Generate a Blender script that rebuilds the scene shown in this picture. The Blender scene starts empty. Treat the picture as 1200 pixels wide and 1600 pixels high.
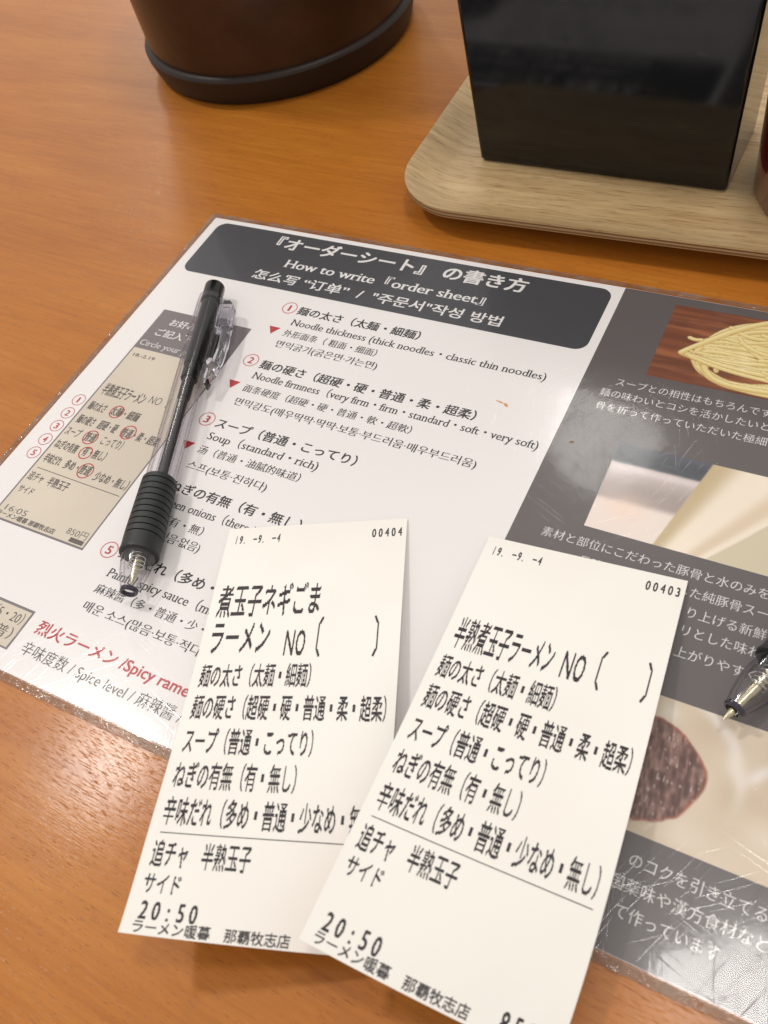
import bpy, bmesh, math, random
import numpy as np
from mathutils import Vector, Matrix

# ---------------------------------------------------------------- camera, world, lights, exposure
SC = bpy.context.scene
COL = SC.collection
MM = 0.001
rnd = random.Random(4)

cam_d = bpy.data.cameras.new('camera'); cam = bpy.data.objects.new('camera', cam_d); COL.objects.link(cam)
cam_d.sensor_fit = 'VERTICAL'; cam_d.sensor_height = 32.0; cam_d.sensor_width = 24.0
cam_d.lens = 32.0 * 1393.17 / 1600.0
cam_d.clip_start = 0.01; cam_d.clip_end = 30.0
R_ = Vector((0.8822867, 0.4388377, -0.1702697)); U_ = Vector((-0.2659309, 0.7631677, 0.5889447)); F_ = Vector((-0.3883954, 0.4743381, -0.7900332))
M = Matrix.Identity(4)
for i in range(3):
    M[i][0], M[i][1], M[i][2] = R_[i], U_[i], -F_[i]
M[0][3], M[1][3], M[2][3] = 0.25235, -0.25259, 0.21952
cam.matrix_world = M
cam_d.dof.use_dof = True; cam_d.dof.focus_distance = 0.300; cam_d.dof.aperture_fstop = 20.0
SC.camera = cam

wd = bpy.data.worlds.new("World"); SC.world = wd; wd.use_nodes = True
wd.node_tree.nodes['Background'].inputs[0].default_value = (1.0, 0.965, 0.935, 1)
wd.node_tree.nodes['Background'].inputs[1].default_value = 0.57
SC.view_settings.view_transform = 'Standard'; SC.view_settings.look = 'None'
SC.view_settings.gamma = 1; SC.view_settings.exposure = 0.24
SC.cycles.transparent_max_bounces = 32; SC.cycles.max_bounces = 14
SC.cycles.transmission_bounces = 12; SC.cycles.glossy_bounces = 6

def lamp(x, y, z, size, power, col=(1.0, 0.965, 0.92)):
    d = bpy.data.lights.new('ceiling_lamp', 'AREA'); d.shape = 'DISK'; d.size = size; d.energy = power; d.color = col
    o = bpy.data.objects.new('ceiling_lamp', d); COL.objects.link(o); o.location = (x, y, z)
    o.rotation_euler = (Vector((0.12, -0.15, 0)) - o.location).to_track_quat('-Z', 'Y').to_euler()
    return o
lamp(-1.19, 0.07, 2.0, 0.20, 12.5)
lamp(-0.31, 1.62, 2.05, 0.34, 2.6)
lamp(0.42, 0.16, 2.0, 0.32, 6.0)
lamp(-2.60, 3.10, 2.1, 0.40, 17)

# ---------------------------------------------------------------- helpers
def lin(r, g, b):
    f = lambda c: (c / 255) / 12.92 if c / 255 <= 0.04045 else ((c / 255 + 0.055) / 1.055) ** 2.4
    return (f(r), f(g), f(b), 1)

def mat(name, col=(0.8, 0.8, 0.8, 1), rough=0.5, metal=0.0, spec=0.5, coat=0.0, coat_rough=0.05):
    m = bpy.data.materials.new(name); m.use_nodes = True
    b = m.node_tree.nodes['Principled BSDF']
    b.inputs['Base Color'].default_value = col; b.inputs['Roughness'].default_value = rough
    b.inputs['Metallic'].default_value = metal; b.inputs['Specular IOR Level'].default_value = spec
    b.inputs['Coat Weight'].default_value = coat; b.inputs['Coat Roughness'].default_value = coat_rough
    return m, m.node_tree, b

def nd(nt, typ, **kw):
    n = nt.nodes.new(typ)
    for k, v in kw.items():
        if k == 'op': n.operation = v
        elif k == 'blend': n.data_type = 'RGBA'; n.blend_type = v
        else: n.inputs[k].default_value = v
    return n

def coords(nt, scale=(1, 1, 1), rot=(0, 0, 0), kind='Object'):
    tc = nt.nodes.new('ShaderNodeTexCoord'); mp = nt.nodes.new('ShaderNodeMapping')
    mp.inputs['Scale'].default_value = scale; mp.inputs['Rotation'].default_value = rot
    nt.links.new(tc.outputs[kind], mp.inputs[0]); return mp.outputs[0]

def noise(nt, vec, scale, detail=4, rough=0.55, dist=0.0):
    n = nt.nodes.new('ShaderNodeTexNoise'); n.inputs['Scale'].default_value = scale
    n.inputs['Detail'].default_value = detail; n.inputs['Roughness'].default_value = rough; n.inputs['Distortion'].default_value = dist
    nt.links.new(vec, n.inputs['Vector']); return n.outputs['Fac']

def ramp(nt, fac, stops):
    r = nt.nodes.new('ShaderNodeValToRGB'); e = r.color_ramp.elements
    e[0].position, e[0].color = stops[0]; e[1].position, e[1].color = stops[-1]
    for p, c in stops[1:-1]:
        q = e.new(p); q.color = c
    nt.links.new(fac, r.inputs[0]); return r.outputs[0]

def mixc(nt, f, a, b, blend='MIX'):
    m = nt.nodes.new('ShaderNodeMix'); m.data_type = 'RGBA'; m.blend_type = blend
    for sock, v in ((m.inputs[0], f), (m.inputs[6], a), (m.inputs[7], b)):
        if hasattr(v, 'links'): nt.links.new(v, sock)
        else: sock.default_value = v
    return m.outputs[2]

def bump(nt, h, strength, dist, prev=None):
    b = nt.nodes.new('ShaderNodeBump'); b.inputs['Strength'].default_value = strength; b.inputs['Distance'].default_value = dist
    nt.links.new(h, b.inputs['Height'])
    if prev is not None: nt.links.new(prev, b.inputs['Normal'])
    return b.outputs[0]

def mesh_obj(name, verts, faces, m, parent=None, smooth=False, mats=None, fm=None):
    me = bpy.data.meshes.new(name); me.from_pydata([tuple(v) for v in verts], [], [tuple(f) for f in faces])
    for mm_ in (mats or [m]): me.materials.append(mm_)
    if fm is not None: me.polygons.foreach_set('material_index', fm)
    if smooth: me.polygons.foreach_set('use_smooth', [True] * len(me.polygons))
    me.update()
    if smooth: me.set_sharp_from_angle(angle=math.radians(32))
    o = bpy.data.objects.new(name, me); COL.objects.link(o)
    if parent is not None: o.parent = parent
    return o

def thing(name, label, cat, loc=(0, 0, 0), rz=0.0, group=None):
    o = bpy.data.objects.new(name, None); COL.objects.link(o); o.location = loc; o.rotation_euler = (0, 0, rz)
    o.empty_display_size = 0.01
    o['label'] = label; o['category'] = cat
    if group: o['group'] = group
    return o

def lathe(prof, seg=40, axis='X', cz=0.0):
    """prof: list of (t, r) in mm along the axis; r=0 closes"""
    V = []; F = []
    for t, r in prof:
        for k in range(seg):
            a = 2 * math.pi * k / seg
            if axis == 'X': V.append((t * MM, r * math.cos(a) * MM, (cz + r * math.sin(a)) * MM))
            else: V.append((r * math.cos(a) * MM, r * math.sin(a) * MM, t * MM))
    for i in range(len(prof) - 1):
        for k in range(seg):
            a = i * seg + k; b = i * seg + (k + 1) % seg
            F.append((a, b, b + seg, a + seg) if axis == 'X' else (a, b, b + seg, a + seg))
    return V, F

def cap_faces(V, F, seg, first=True, last=True):
    n = len(V) // seg
    if first: F.append(tuple(reversed(range(seg))))
    if last: F.append(tuple((n - 1) * seg + k for k in range(seg)))
    return V, F

def prism(poly, z0, z1, bev=0.0):
    bm = bmesh.new(); vs = [bm.verts.new((x * MM, y * MM, z0 * MM)) for x, y in poly]; f = bm.faces.new(vs)
    r = bmesh.ops.extrude_face_region(bm, geom=[f]); up = [g for g in r['geom'] if isinstance(g, bmesh.types.BMVert)]
    bmesh.ops.translate(bm, verts=up, vec=(0, 0, (z1 - z0) * MM)); bmesh.ops.recalc_face_normals(bm, faces=bm.faces)
    if bev: bmesh.ops.bevel(bm, geom=list(bm.edges), offset=bev * MM, segments=2, affect='EDGES', profile=0.6)
    return bm

def bm_obj(name, bm, m, parent=None, smooth=False):
    me = bpy.data.meshes.new(name); bm.to_mesh(me); bm.free(); me.materials.append(m)
    if smooth: me.polygons.foreach_set('use_smooth', [True] * len(me.polygons))
    o = bpy.data.objects.new(name, me); COL.objects.link(o)
    if parent is not None: o.parent = parent
    return o

# ---------------------------------------------------------------- lettering
TC = bpy.data.curves.new('glyphs', 'FONT'); TO = bpy.data.objects.new('glyphs', TC); COL.objects.link(TO)
TC.resolution_u = 3
def raw_text(s, offset=0.0):
    TC.body = s; TC.offset = offset
    bpy.context.view_layer.update()
    me = bpy.data.meshes.new_from_object(TO.evaluated_get(bpy.context.evaluated_depsgraph_get()))
    n = len(me.vertices); v = np.empty(n * 3); me.vertices.foreach_get('co', v); v = v.reshape(-1, 3)[:, :2].copy()
    me.calc_loop_triangles(); t = np.empty(len(me.loop_triangles) * 3, dtype=np.int32); me.loop_triangles.foreach_get('vertices', t)
    t = t.reshape(-1, 3).copy()
    bpy.data.meshes.remove(me); return v, t

def add_serifs(v, t):
    """small slab serifs where an upright stem of a roman letter ends in a level edge"""
    from collections import Counter
    key = {}; idx = []
    for p in v: idx.append(key.setdefault((round(p[0], 4), round(p[1], 4)), len(key)))
    cnt = Counter()
    for a, b, c in t:
        for e in ((a, b), (b, c), (c, a)):
            cnt[tuple(sorted((idx[e[0]], idx[e[1]])))] += 1
    pts = {i: k for k, i in key.items()}
    V = list(map(tuple, v)); T = list(map(tuple, t))
    for (i, j), c in cnt.items():
        if c != 1: continue
        (x0, y0), (x1, y1) = pts[i], pts[j]
        L = abs(x1 - x0)
        if abs(y1 - y0) > 0.002 or not 0.04 < L < 0.12: continue
        xa, xb = min(x0, x1), max(x0, x1)
        h = 0.035
        if abs(y0) < 0.012: ya, yb, ea, eb = y0, y0 + h, 0.06, 0.06
        elif abs(y0 + 0.23) < 0.02: ya, yb, ea, eb = y0, y0 + h, 0.05, 0.05
        elif 0.435 < y0 < 0.462: ya, yb, ea, eb = y0 - h, y0, 0.06, 0.0
        elif 0.66 < y0 < 0.76: ya, yb, ea, eb = y0 - h, y0, 0.055, 0.03
        else: continue
        n = len(V); V += [(xa - ea, ya), (xb + eb, ya), (xb + eb, yb), (xa - ea, yb)]; T += [(n, n + 1, n + 2), (n, n + 2, n + 3)]
    return np.array(V), np.array(T)

STY = {'gothic': (0.0, [(0, 0)]),
       'bold': (0.0, [(-.016, -.010), (.016, -.010), (-.016, .010), (.016, .010)]),
       'heavy': (0.0, [(-.026, -.016), (.026, -.016), (-.026, .016), (.026, .016), (0, 0)]),
       'mincho': (-0.010, [(-.018, 0), (.018, 0), (0, 0)]),
       'light': (-0.010, [(-.006, 0), (.006, 0)]),
       'serifbold': (-0.004, [(-.024, 0), (.024, 0), (0, 0)])}

def text_geo(s, style, serif=False):
    off, shifts = STY[style]
    v, t = raw_text(s, off)
    if serif:
        v0, t0 = raw_text(s, 0.0); v1, t1 = add_serifs(v0, t0); e = v1[len(v0):]; et = t1[len(t0):] - len(v0) + len(v)
        v, t = np.concatenate([v, e]), np.concatenate([t, et])
    V = []; T = []; Z = []
    for k, (dx, dy) in enumerate(shifts):
        n = sum(len(a) for a in V)
        V.append(v + [dx, dy]); T.append(t + n); Z.append(np.full(len(v), k * 0.0012))
    return np.concatenate(V), np.concatenate(T), np.concatenate(Z)

# ---------------------------------------------------------------- menu surface
def hm(x, y):
    """height of the laminated card above the table (mm): it does not lie perfectly flat"""
    h = 0.30 + 0.28 * (0.5 + 0.5 * math.sin(x / 31.0 + y / 47.0 + 0.6)) * (0.5 + 0.5 * math.cos(y / 39.0 - x / 90.0))
    h += 0.22 * math.exp(-((y + 213) / 13.0) ** 2) * (0.5 + 0.5 * math.sin(x / 7.5 + 1.3 * math.sin(x / 23.0)))
    h += 0.10 * math.exp(-((y) / 9.0) ** 2) * (0.5 + 0.5 * math.sin(x / 13.0))
    h += 0.09 * (0.5 + 0.5 * math.sin(x / 12.0 + 2.0 * math.sin(y / 17.0)) * math.sin(y / 11.0))
    return h
def mp_(x, y, lay): return (x * MM, y * MM, (hm(x, y) + lay) * MM)

def panel(name, x0, x1, y0, y1, lay, m, parent, r=0.0, step=3.0):
    ys = [y0, y1]
    if r > 0:
        for k in range(1, 7):
            a = k / 7 * math.pi / 2; ys += [y0 - r * (1 - math.cos(a)) if y1 < y0 else 0, y1 + r * (1 - math.cos(a))]
        ys += [y0 - r, y1 + r]
    n = max(1, int(abs(y1 - y0 - 0) / step)); ys += [y0 + (y1 - y0) * k / n for k in range(1, n)]
    ys = sorted(set(round(v, 4) for v in ys), reverse=True)
    nx = max(2, int((x1 - x0) / step)); V = []; F = []
    for y in ys:
        ins = 0.0
        if r > 0:
            d = min(y0 - y, y - y1)
            if d < r: ins = r - math.sqrt(max(0, r * r - (r - d) ** 2))
        for k in range(nx + 1):
            V.append(mp_(x0 + ins + (x1 - x0 - 2 * ins) * k / nx, y, lay))
    for j in range(len(ys) - 1):
        for k in range(nx):
            a = j * (nx + 1) + k; F.append((a, a + nx + 1, a + nx + 2, a + 1))
    return mesh_obj(name, V, F, m, parent)

def menu_text(s, x0, x1, yc, em, m, parent, style='gothic', serif=False, lay=0.06, cy=0.36):
    v, t, z = text_geo(s, style, serif)
    a, b = v[:, 0].min(), v[:, 0].max(); sx = (x1 - x0) / (b - a)
    V = [mp_(x0 + (px - a) * sx, yc + (py - cy) * em, lay + dz) for (px, py), dz in zip(v, z)]
    return mesh_obj('text_line', V, t, m, parent)

def ring(cx, cy, r, w, m, parent, lay=0.062, n=40, sy=1.0, name='number_ring'):
    V = []; F = []
    for k in range(n):
        a = 2 * math.pi * k / n
        V += [mp_(cx + (r - w) * math.cos(a), cy + (r * sy - w) * math.sin(a), lay), mp_(cx + r * math.cos(a), cy + r * sy * math.sin(a), lay)]
    for k in range(n):
        a = 2 * k; b = 2 * ((k + 1) % n); F.append((a, a + 1, b + 1, b))
    return mesh_obj(name, V, F, m, parent)

def strip(pts, w, m, parent, lay=0.06, name='printed_rule'):
    V = []; F = []
    n = 12
    (x0, y0), (x1, y1) = pts; L = math.hypot(x1 - x0, y1 - y0); nx, ny = -(y1 - y0) / L * w / 2, (x1 - x0) / L * w / 2
    for k in range(n + 1):
        t = k / n; x = x0 + (x1 - x0) * t; y = y0 + (y1 - y0) * t
        V += [mp_(x - nx, y - ny, lay), mp_(x + nx, y + ny, lay)]
    for k in range(n): F.append((2 * k, 2 * k + 2, 2 * k + 3, 2 * k + 1))
    return mesh_obj(name, V, F, m, parent)

# ---------------------------------------------------------------- materials
def wood_table():
    m, nt, b = mat('orange_wood', rough=0.3)
    v = coords(nt, (1, 1, 1), (0, 0, math.radians(3)))
    tc = nt.nodes.new('ShaderNodeMapping'); tc.inputs['Scale'].default_value = (1.0, 9.0, 1); nt.links.new(v, tc.inputs[0])
    big = noise(nt, tc.outputs[0], 6.0, 3, 0.5, 0.6)
    tc2 = nt.nodes.new('ShaderNodeMapping'); tc2.inputs['Scale'].default_value = (1.0, 16.0, 1); nt.links.new(v, tc2.inputs[0])
    fine = noise(nt, tc2.outputs[0], 38.0, 5, 0.6, 0.3)
    tc3 = nt.nodes.new('ShaderNodeMapping'); tc3.inputs['Scale'].default_value = (1.0, 12.0, 1); nt.links.new(v, tc3.inputs[0])
    pore = noise(nt, tc3.outputs[0], 250.0, 2, 0.6, 0.12)
    c = ramp(nt, big, [(0.30, lin(168, 98, 28)), (0.52, lin(181, 110, 34)), (0.72, lin(191, 122, 43))])
    c = mixc(nt, 0.30, c, ramp(nt, fine, [(0.35, lin(148, 82, 24)), (0.65, lin(192, 120, 42))]))
    pm = ramp(nt, pore, [(0.30, (0.8, 0.8, 0.8, 1)), (0.38, (0, 0, 0, 1))])
    c = mixc(nt, pm, c, lin(122, 66, 26))
    nt.links.new(c, b.inputs['Base Color'])
    pc = ramp(nt, pore, [(0.30, (0, 0, 0, 1)), (0.42, (1, 1, 1, 1))]); n1 = bump(nt, pc, 0.18, 0.00012); n1 = bump(nt, pore, 0.07, 0.0003, n1); n1 = bump(nt, fine, 0.05, 0.0004, n1)
    n1 = bump(nt, noise(nt, v, 260, 2, 0.5), 0.02, 0.0005, n1)
    nt.links.new(n1, b.inputs['Normal']); nt.links.new(n1, b.inputs['Coat Normal'])
    r = ramp(nt, noise(nt, v, 9, 3), [(0.3, (0.36,) * 3 + (1,)), (0.7, (0.46,) * 3 + (1,))]); nt.links.new(r, b.inputs['Roughness'])
    b.inputs['Specular IOR Level'].default_value = 0.28
    b.inputs['Coat Weight'].default_value = 0.20; b.inputs['Coat Roughness'].default_value = 0.13
    return m

def tray_wood(name, a, c_, grain=True, rot=0.0):
    m, nt, b = mat(name, rough=0.42)
    v = coords(nt, (1, 1, 1), (0, 0, rot))
    s = nt.nodes.new('ShaderNodeMapping'); s.inputs['Scale'].default_value = (1, 22, 1); nt.links.new(v, s.inputs[0])
    f = noise(nt, s.outputs[0], 14, 6, 0.65, 0.5)
    s2 = nt.nodes.new('ShaderNodeMapping'); s2.inputs['Scale'].default_value = (1, 14, 1); nt.links.new(v, s2.inputs[0])
    g = noise(nt, s2.outputs[0], 110, 3, 0.6, 0.2)
    c = ramp(nt, f, [(0.3, a), (0.72, c_)])
    c = mixc(nt, ramp(nt, g, [(0.34, (0.5, 0.5, 0.5, 1)), (0.48, (0, 0, 0, 1))]), c, lin(112, 80, 46))
    nt.links.new(c, b.inputs['Base Color'])
    nt.links.new(bump(nt, g, 0.25, 0.0004), b.inputs['Normal']); return m

def schlick(nt, f0, normal=None):
    lw = nt.nodes.new('ShaderNodeLayerWeight'); lw.inputs[0].default_value = 0.5
    if normal is not None: nt.links.new(normal, lw.inputs['Normal'])
    p = nt.nodes.new('ShaderNodeMath'); p.operation = 'POWER'; nt.links.new(lw.outputs['Facing'], p.inputs[0]); p.inputs[1].default_value = 5.0
    q = nt.nodes.new('ShaderNodeMath'); q.operation = 'MULTIPLY_ADD'; nt.links.new(p.outputs[0], q.inputs[0]); q.inputs[1].default_value = 1 - f0; q.inputs[2].default_value = f0
    return q.outputs[0]

def film_mat(name, tint, rim=False):
    m = bpy.data.materials.new(name); m.use_nodes = True; nt = m.node_tree; nt.nodes.clear()
    out = nt.nodes.new('ShaderNodeOutputMaterial'); mix = nt.nodes.new('ShaderNodeMixShader')
    tr = nt.nodes.new('ShaderNodeBsdfTransparent'); tr.inputs[0].default_value = tint
    g1 = nt.nodes.new('ShaderNodeBsdfGlossy'); g1.inputs['Roughness'].default_value = 0.07
    g2 = nt.nodes.new('ShaderNodeBsdfGlossy'); g2.inputs['Roughness'].default_value = 0.19
    gm = nt.nodes.new('ShaderNodeMixShader'); gm.inputs[0].default_value = 0.45
    v = coords(nt, (1, 1, 1))
    h = noise(nt, v, 55 if not rim else 220, 3, 0.55)
    n1 = bump(nt, h, 1.0, 0.0016) if rim else None
    # hair scratches in several directions
    prev = n1
    if not rim:
        tot = None
        for k, (ang, sc) in enumerate(((20, 1500), (75, 1900), (140, 1400), (110, 1700))):
            mp1 = nt.nodes.new('ShaderNodeMapping'); mp1.inputs['Rotation'].default_value = (0, 0, math.radians(ang)); mp2 = nt.nodes.new('ShaderNodeMapping'); mp2.inputs['Scale'].default_value = (0.035, 1, 0); nt.links.new(mp1.outputs[0], mp2.inputs[0])
            wob = nt.nodes.new('ShaderNodeTexNoise'); wob.inputs['Scale'].default_value = 14; wob.inputs['Detail'].default_value = 0
            nt.links.new(v, wob.inputs['Vector'])
            ad = nt.nodes.new('ShaderNodeVectorMath'); ad.operation = 'MULTIPLY_ADD'; nt.links.new(wob.outputs['Color'], ad.inputs[0]); ad.inputs[1].default_value = (0.012,) * 3
            nt.links.new(v, ad.inputs[2]); nt.links.new(ad.outputs[0], mp1.inputs[0])
            s2 = ramp(nt, noise(nt, mp2.outputs[0], sc, 0, 0.5), [(0.68, (0, 0, 0, 1)), (0.80, (1, 1, 1, 1))])
            tot = s2 if tot is None else mixc(nt, 1.0, tot, s2, 'ADD')
        prev = bump(nt, tot, 0.16, 0.00005)
    for s in (g1, g2): nt.links.new(prev, s.inputs['Normal'])
    nt.links.new(g1.outputs[0], gm.inputs[1]); nt.links.new(g2.outputs[0], gm.inputs[2])
    nt.links.new(schlick(nt, 0.04, prev), mix.inputs[0]); nt.links.new(tr.outputs[0], mix.inputs[1]); nt.links.new(gm.outputs[0], mix.inputs[2])
    if rim:      # scuffed weld: part of the light is scattered
        df = nt.nodes.new('ShaderNodeBsdfDiffuse'); df.inputs[0].default_value = lin(176, 170, 160); m3 = nt.nodes.new('ShaderNodeMixShader')
        k = ramp(nt, noise(nt, v, 90, 3, 0.6), [(0.35, (0.06,) * 3 + (1,)), (0.7, (0.38,) * 3 + (1,))])
        nt.links.new(k, m3.inputs[0]); nt.links.new(mix.outputs[0], m3.inputs[1]); nt.links.new(df.outputs[0], m3.inputs[2]); mix = m3
    nt.links.new(mix.outputs[0], out.inputs[0]); return m

def clear_plastic(name, tint=(0.93, 0.92, 0.95, 1), edge=(0.50, 0.46, 0.56, 1), rough=0.08, f0=0.05):
    """thin-walled clear plastic: see-through, glossy, darker where seen edge-on"""
    m = bpy.data.materials.new(name); m.use_nodes = True; nt = m.node_tree; nt.nodes.clear()
    out = nt.nodes.new('ShaderNodeOutputMaterial'); mix = nt.nodes.new('ShaderNodeMixShader')
    tr = nt.nodes.new('ShaderNodeBsdfTransparent'); g = nt.nodes.new('ShaderNodeBsdfGlossy'); g.inputs['Roughness'].default_value = rough
    lw = nt.nodes.new('ShaderNodeLayerWeight'); lw.inputs[0].default_value = 0.35
    c = ramp(nt, lw.outputs['Facing'], [(0.35, tint), (0.95, edge)]); nt.links.new(c, tr.inputs[0])
    nt.links.new(schlick(nt, f0), mix.inputs[0]); nt.links.new(tr.outputs[0], mix.inputs[1]); nt.links.new(g.outputs[0], mix.inputs[2])
    nt.links.new(mix.outputs[0], out.inputs[0]); return m

M_TABLE = wood_table()
M_PAPER, _nt, _b = mat('menu_paper', lin(240, 235, 233), 0.6)
M_GREY, _nt, _b = mat('menu_grey_print', lin(97, 90, 89), 0.55)
M_HEAD, _nt, _b = mat('menu_charcoal_print', lin(66, 66, 70), 0.55)
M_INK, _, _ = mat('menu_black_ink', lin(36, 31, 33), 0.6)
M_RED, _, _ = mat('menu_red_ink', lin(186, 48, 52), 0.6)
M_WHITE, _, _ = mat('menu_white_print', lin(232, 228, 226), 0.6)
M_PINK, _, _ = mat('ring_red_ink', lin(205, 92, 92), 0.6)
M_SLIP, _nt, _b = mat('slip_photo_paper', rough=0.6)
_c = ramp(_nt, noise(_nt, coords(_nt), 14, 2), [(0.3, lin(206, 193, 176)), (0.7, lin(224, 212, 194))]); _nt.links.new(_c, _b.inputs['Base Color'])
M_SLIPINK, _, _ = mat('slip_photo_ink', lin(96, 86, 80), 0.6)
M_SLIPGREY, _, _ = mat('slip_band_print', lin(122, 114, 114), 0.6)
M_FILM = film_mat('laminate_film', (0.985, 0.982, 0.98, 1))
M_RIM = film_mat('laminate_rim_film', (0.80, 0.78, 0.76, 1), True)
M_THERM, _nt, _b = mat('thermal_paper', rough=0.55)
_c = ramp(_nt, noise(_nt, coords(_nt), 20, 2), [(0.3, lin(240, 234, 225)), (0.7, lin(246, 241, 233))]); _nt.links.new(_c, _b.inputs['Base Color'])
_nt.links.new(bump(_nt, noise(_nt, coords(_nt), 45, 3), 0.25, 0.001), _b.inputs['Normal'])
M_TINK, _nt, _b = mat('thermal_ink', rough=0.5)
_c = ramp(_nt, noise(_nt, coords(_nt), 1500, 3, 0.7), [(0.35, lin(24, 18, 22)), (0.55, lin(44, 36, 40)), (0.74, lin(78, 68, 70))]); _nt.links.new(_c, _b.inputs['Base Color'])

# ---------------------------------------------------------------- table
def build_table():
    bm = bmesh.new(); bmesh.ops.create_cube(bm, size=1.0)
    bmesh.ops.scale(bm, vec=(1.5, 1.1, 0.03), verts=bm.verts); bmesh.ops.translate(bm, vec=(0.05, 0.05, -0.015), verts=bm.verts)
    bmesh.ops.bevel(bm, geom=list(bm.edges), offset=0.003, segments=3, affect='EDGES')
    o = bm_obj('table_top', bm, M_TABLE)
    o['label'] = 'orange brown wooden restaurant table top under everything'; o['category'] = 'table'; o['kind'] = 'structure'
build_table()

# ---------------------------------------------------------------- painted print colours for the menu photographs
def photo(name, x0, x1, y0, y1, fn, parent, res=0.3, lay=0.03):
    """a printed photograph: a fine grid whose corner colours are computed here"""
    nx = int((x1 - x0) / res); ny = int((y0 - y1) / res)
    xs = np.linspace(x0, x1, nx + 1); ys = np.linspace(y0, y1, ny + 1)
    X, Y = np.meshgrid(xs, ys); C = fn(X, Y)
    V = [mp_(x, y, lay) for y in ys for x in xs]
    F = []
    for j in range(ny):
        for k in range(nx):
            a = j * (nx + 1) + k; F.append((a, a + nx + 1, a + nx + 2, a + 1))
    o = mesh_obj(name, V, F, M_PHOTO, parent)
    ca = o.data.color_attributes.new('print', 'FLOAT_COLOR', 'POINT')
    buf = np.ones((len(V), 4)); s = C.reshape(-1, 3) / 255.0
    buf[:, :3] = np.where(s <= 0.04045, s / 12.92, ((s + 0.055) / 1.055) ** 2.4)
    ca.data.foreach_set('color', buf.ravel()); return o
M_PHOTO, _nt, _b = mat('photo_print', rough=0.6)
_a = _nt.nodes.new('ShaderNodeVertexColor'); _a.layer_name = 'print'; _nt.links.new(_a.outputs[0], _b.inputs['Base Color'])

def vnoise(X, Y, sx, sy, seed):
    """smooth value noise on arrays"""
    r = np.random.RandomState(seed); G = r.rand(64, 64)
    u = X / sx + 500; v = Y / sy + 500; i = np.floor(u).astype(int); j = np.floor(v).astype(int); fu = u - i; fv = v - j
    fu = fu * fu * (3 - 2 * fu); fv = fv * fv * (3 - 2 * fv)
    g = lambda a, b: G[b % 64, a % 64]
    return (g(i, j) * (1 - fu) + g(i + 1, j) * fu) * (1 - fv) + (g(i, j + 1) * (1 - fu) + g(i + 1, j + 1) * fu) * fv
def lerp(a, b, t): t = np.clip(t, 0, 1)[..., None]; return np.array(a, float) * (1 - t) + np.array(b, float) * t
def sm(a, b, x): t = np.clip((x - a) / (b - a), 0, 1); return t * t * (3 - 2 * t)
def over(C, col, a): a = np.clip(a, 0, 1)[..., None]; return C * (1 - a) + np.array(col, float) * a

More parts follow.
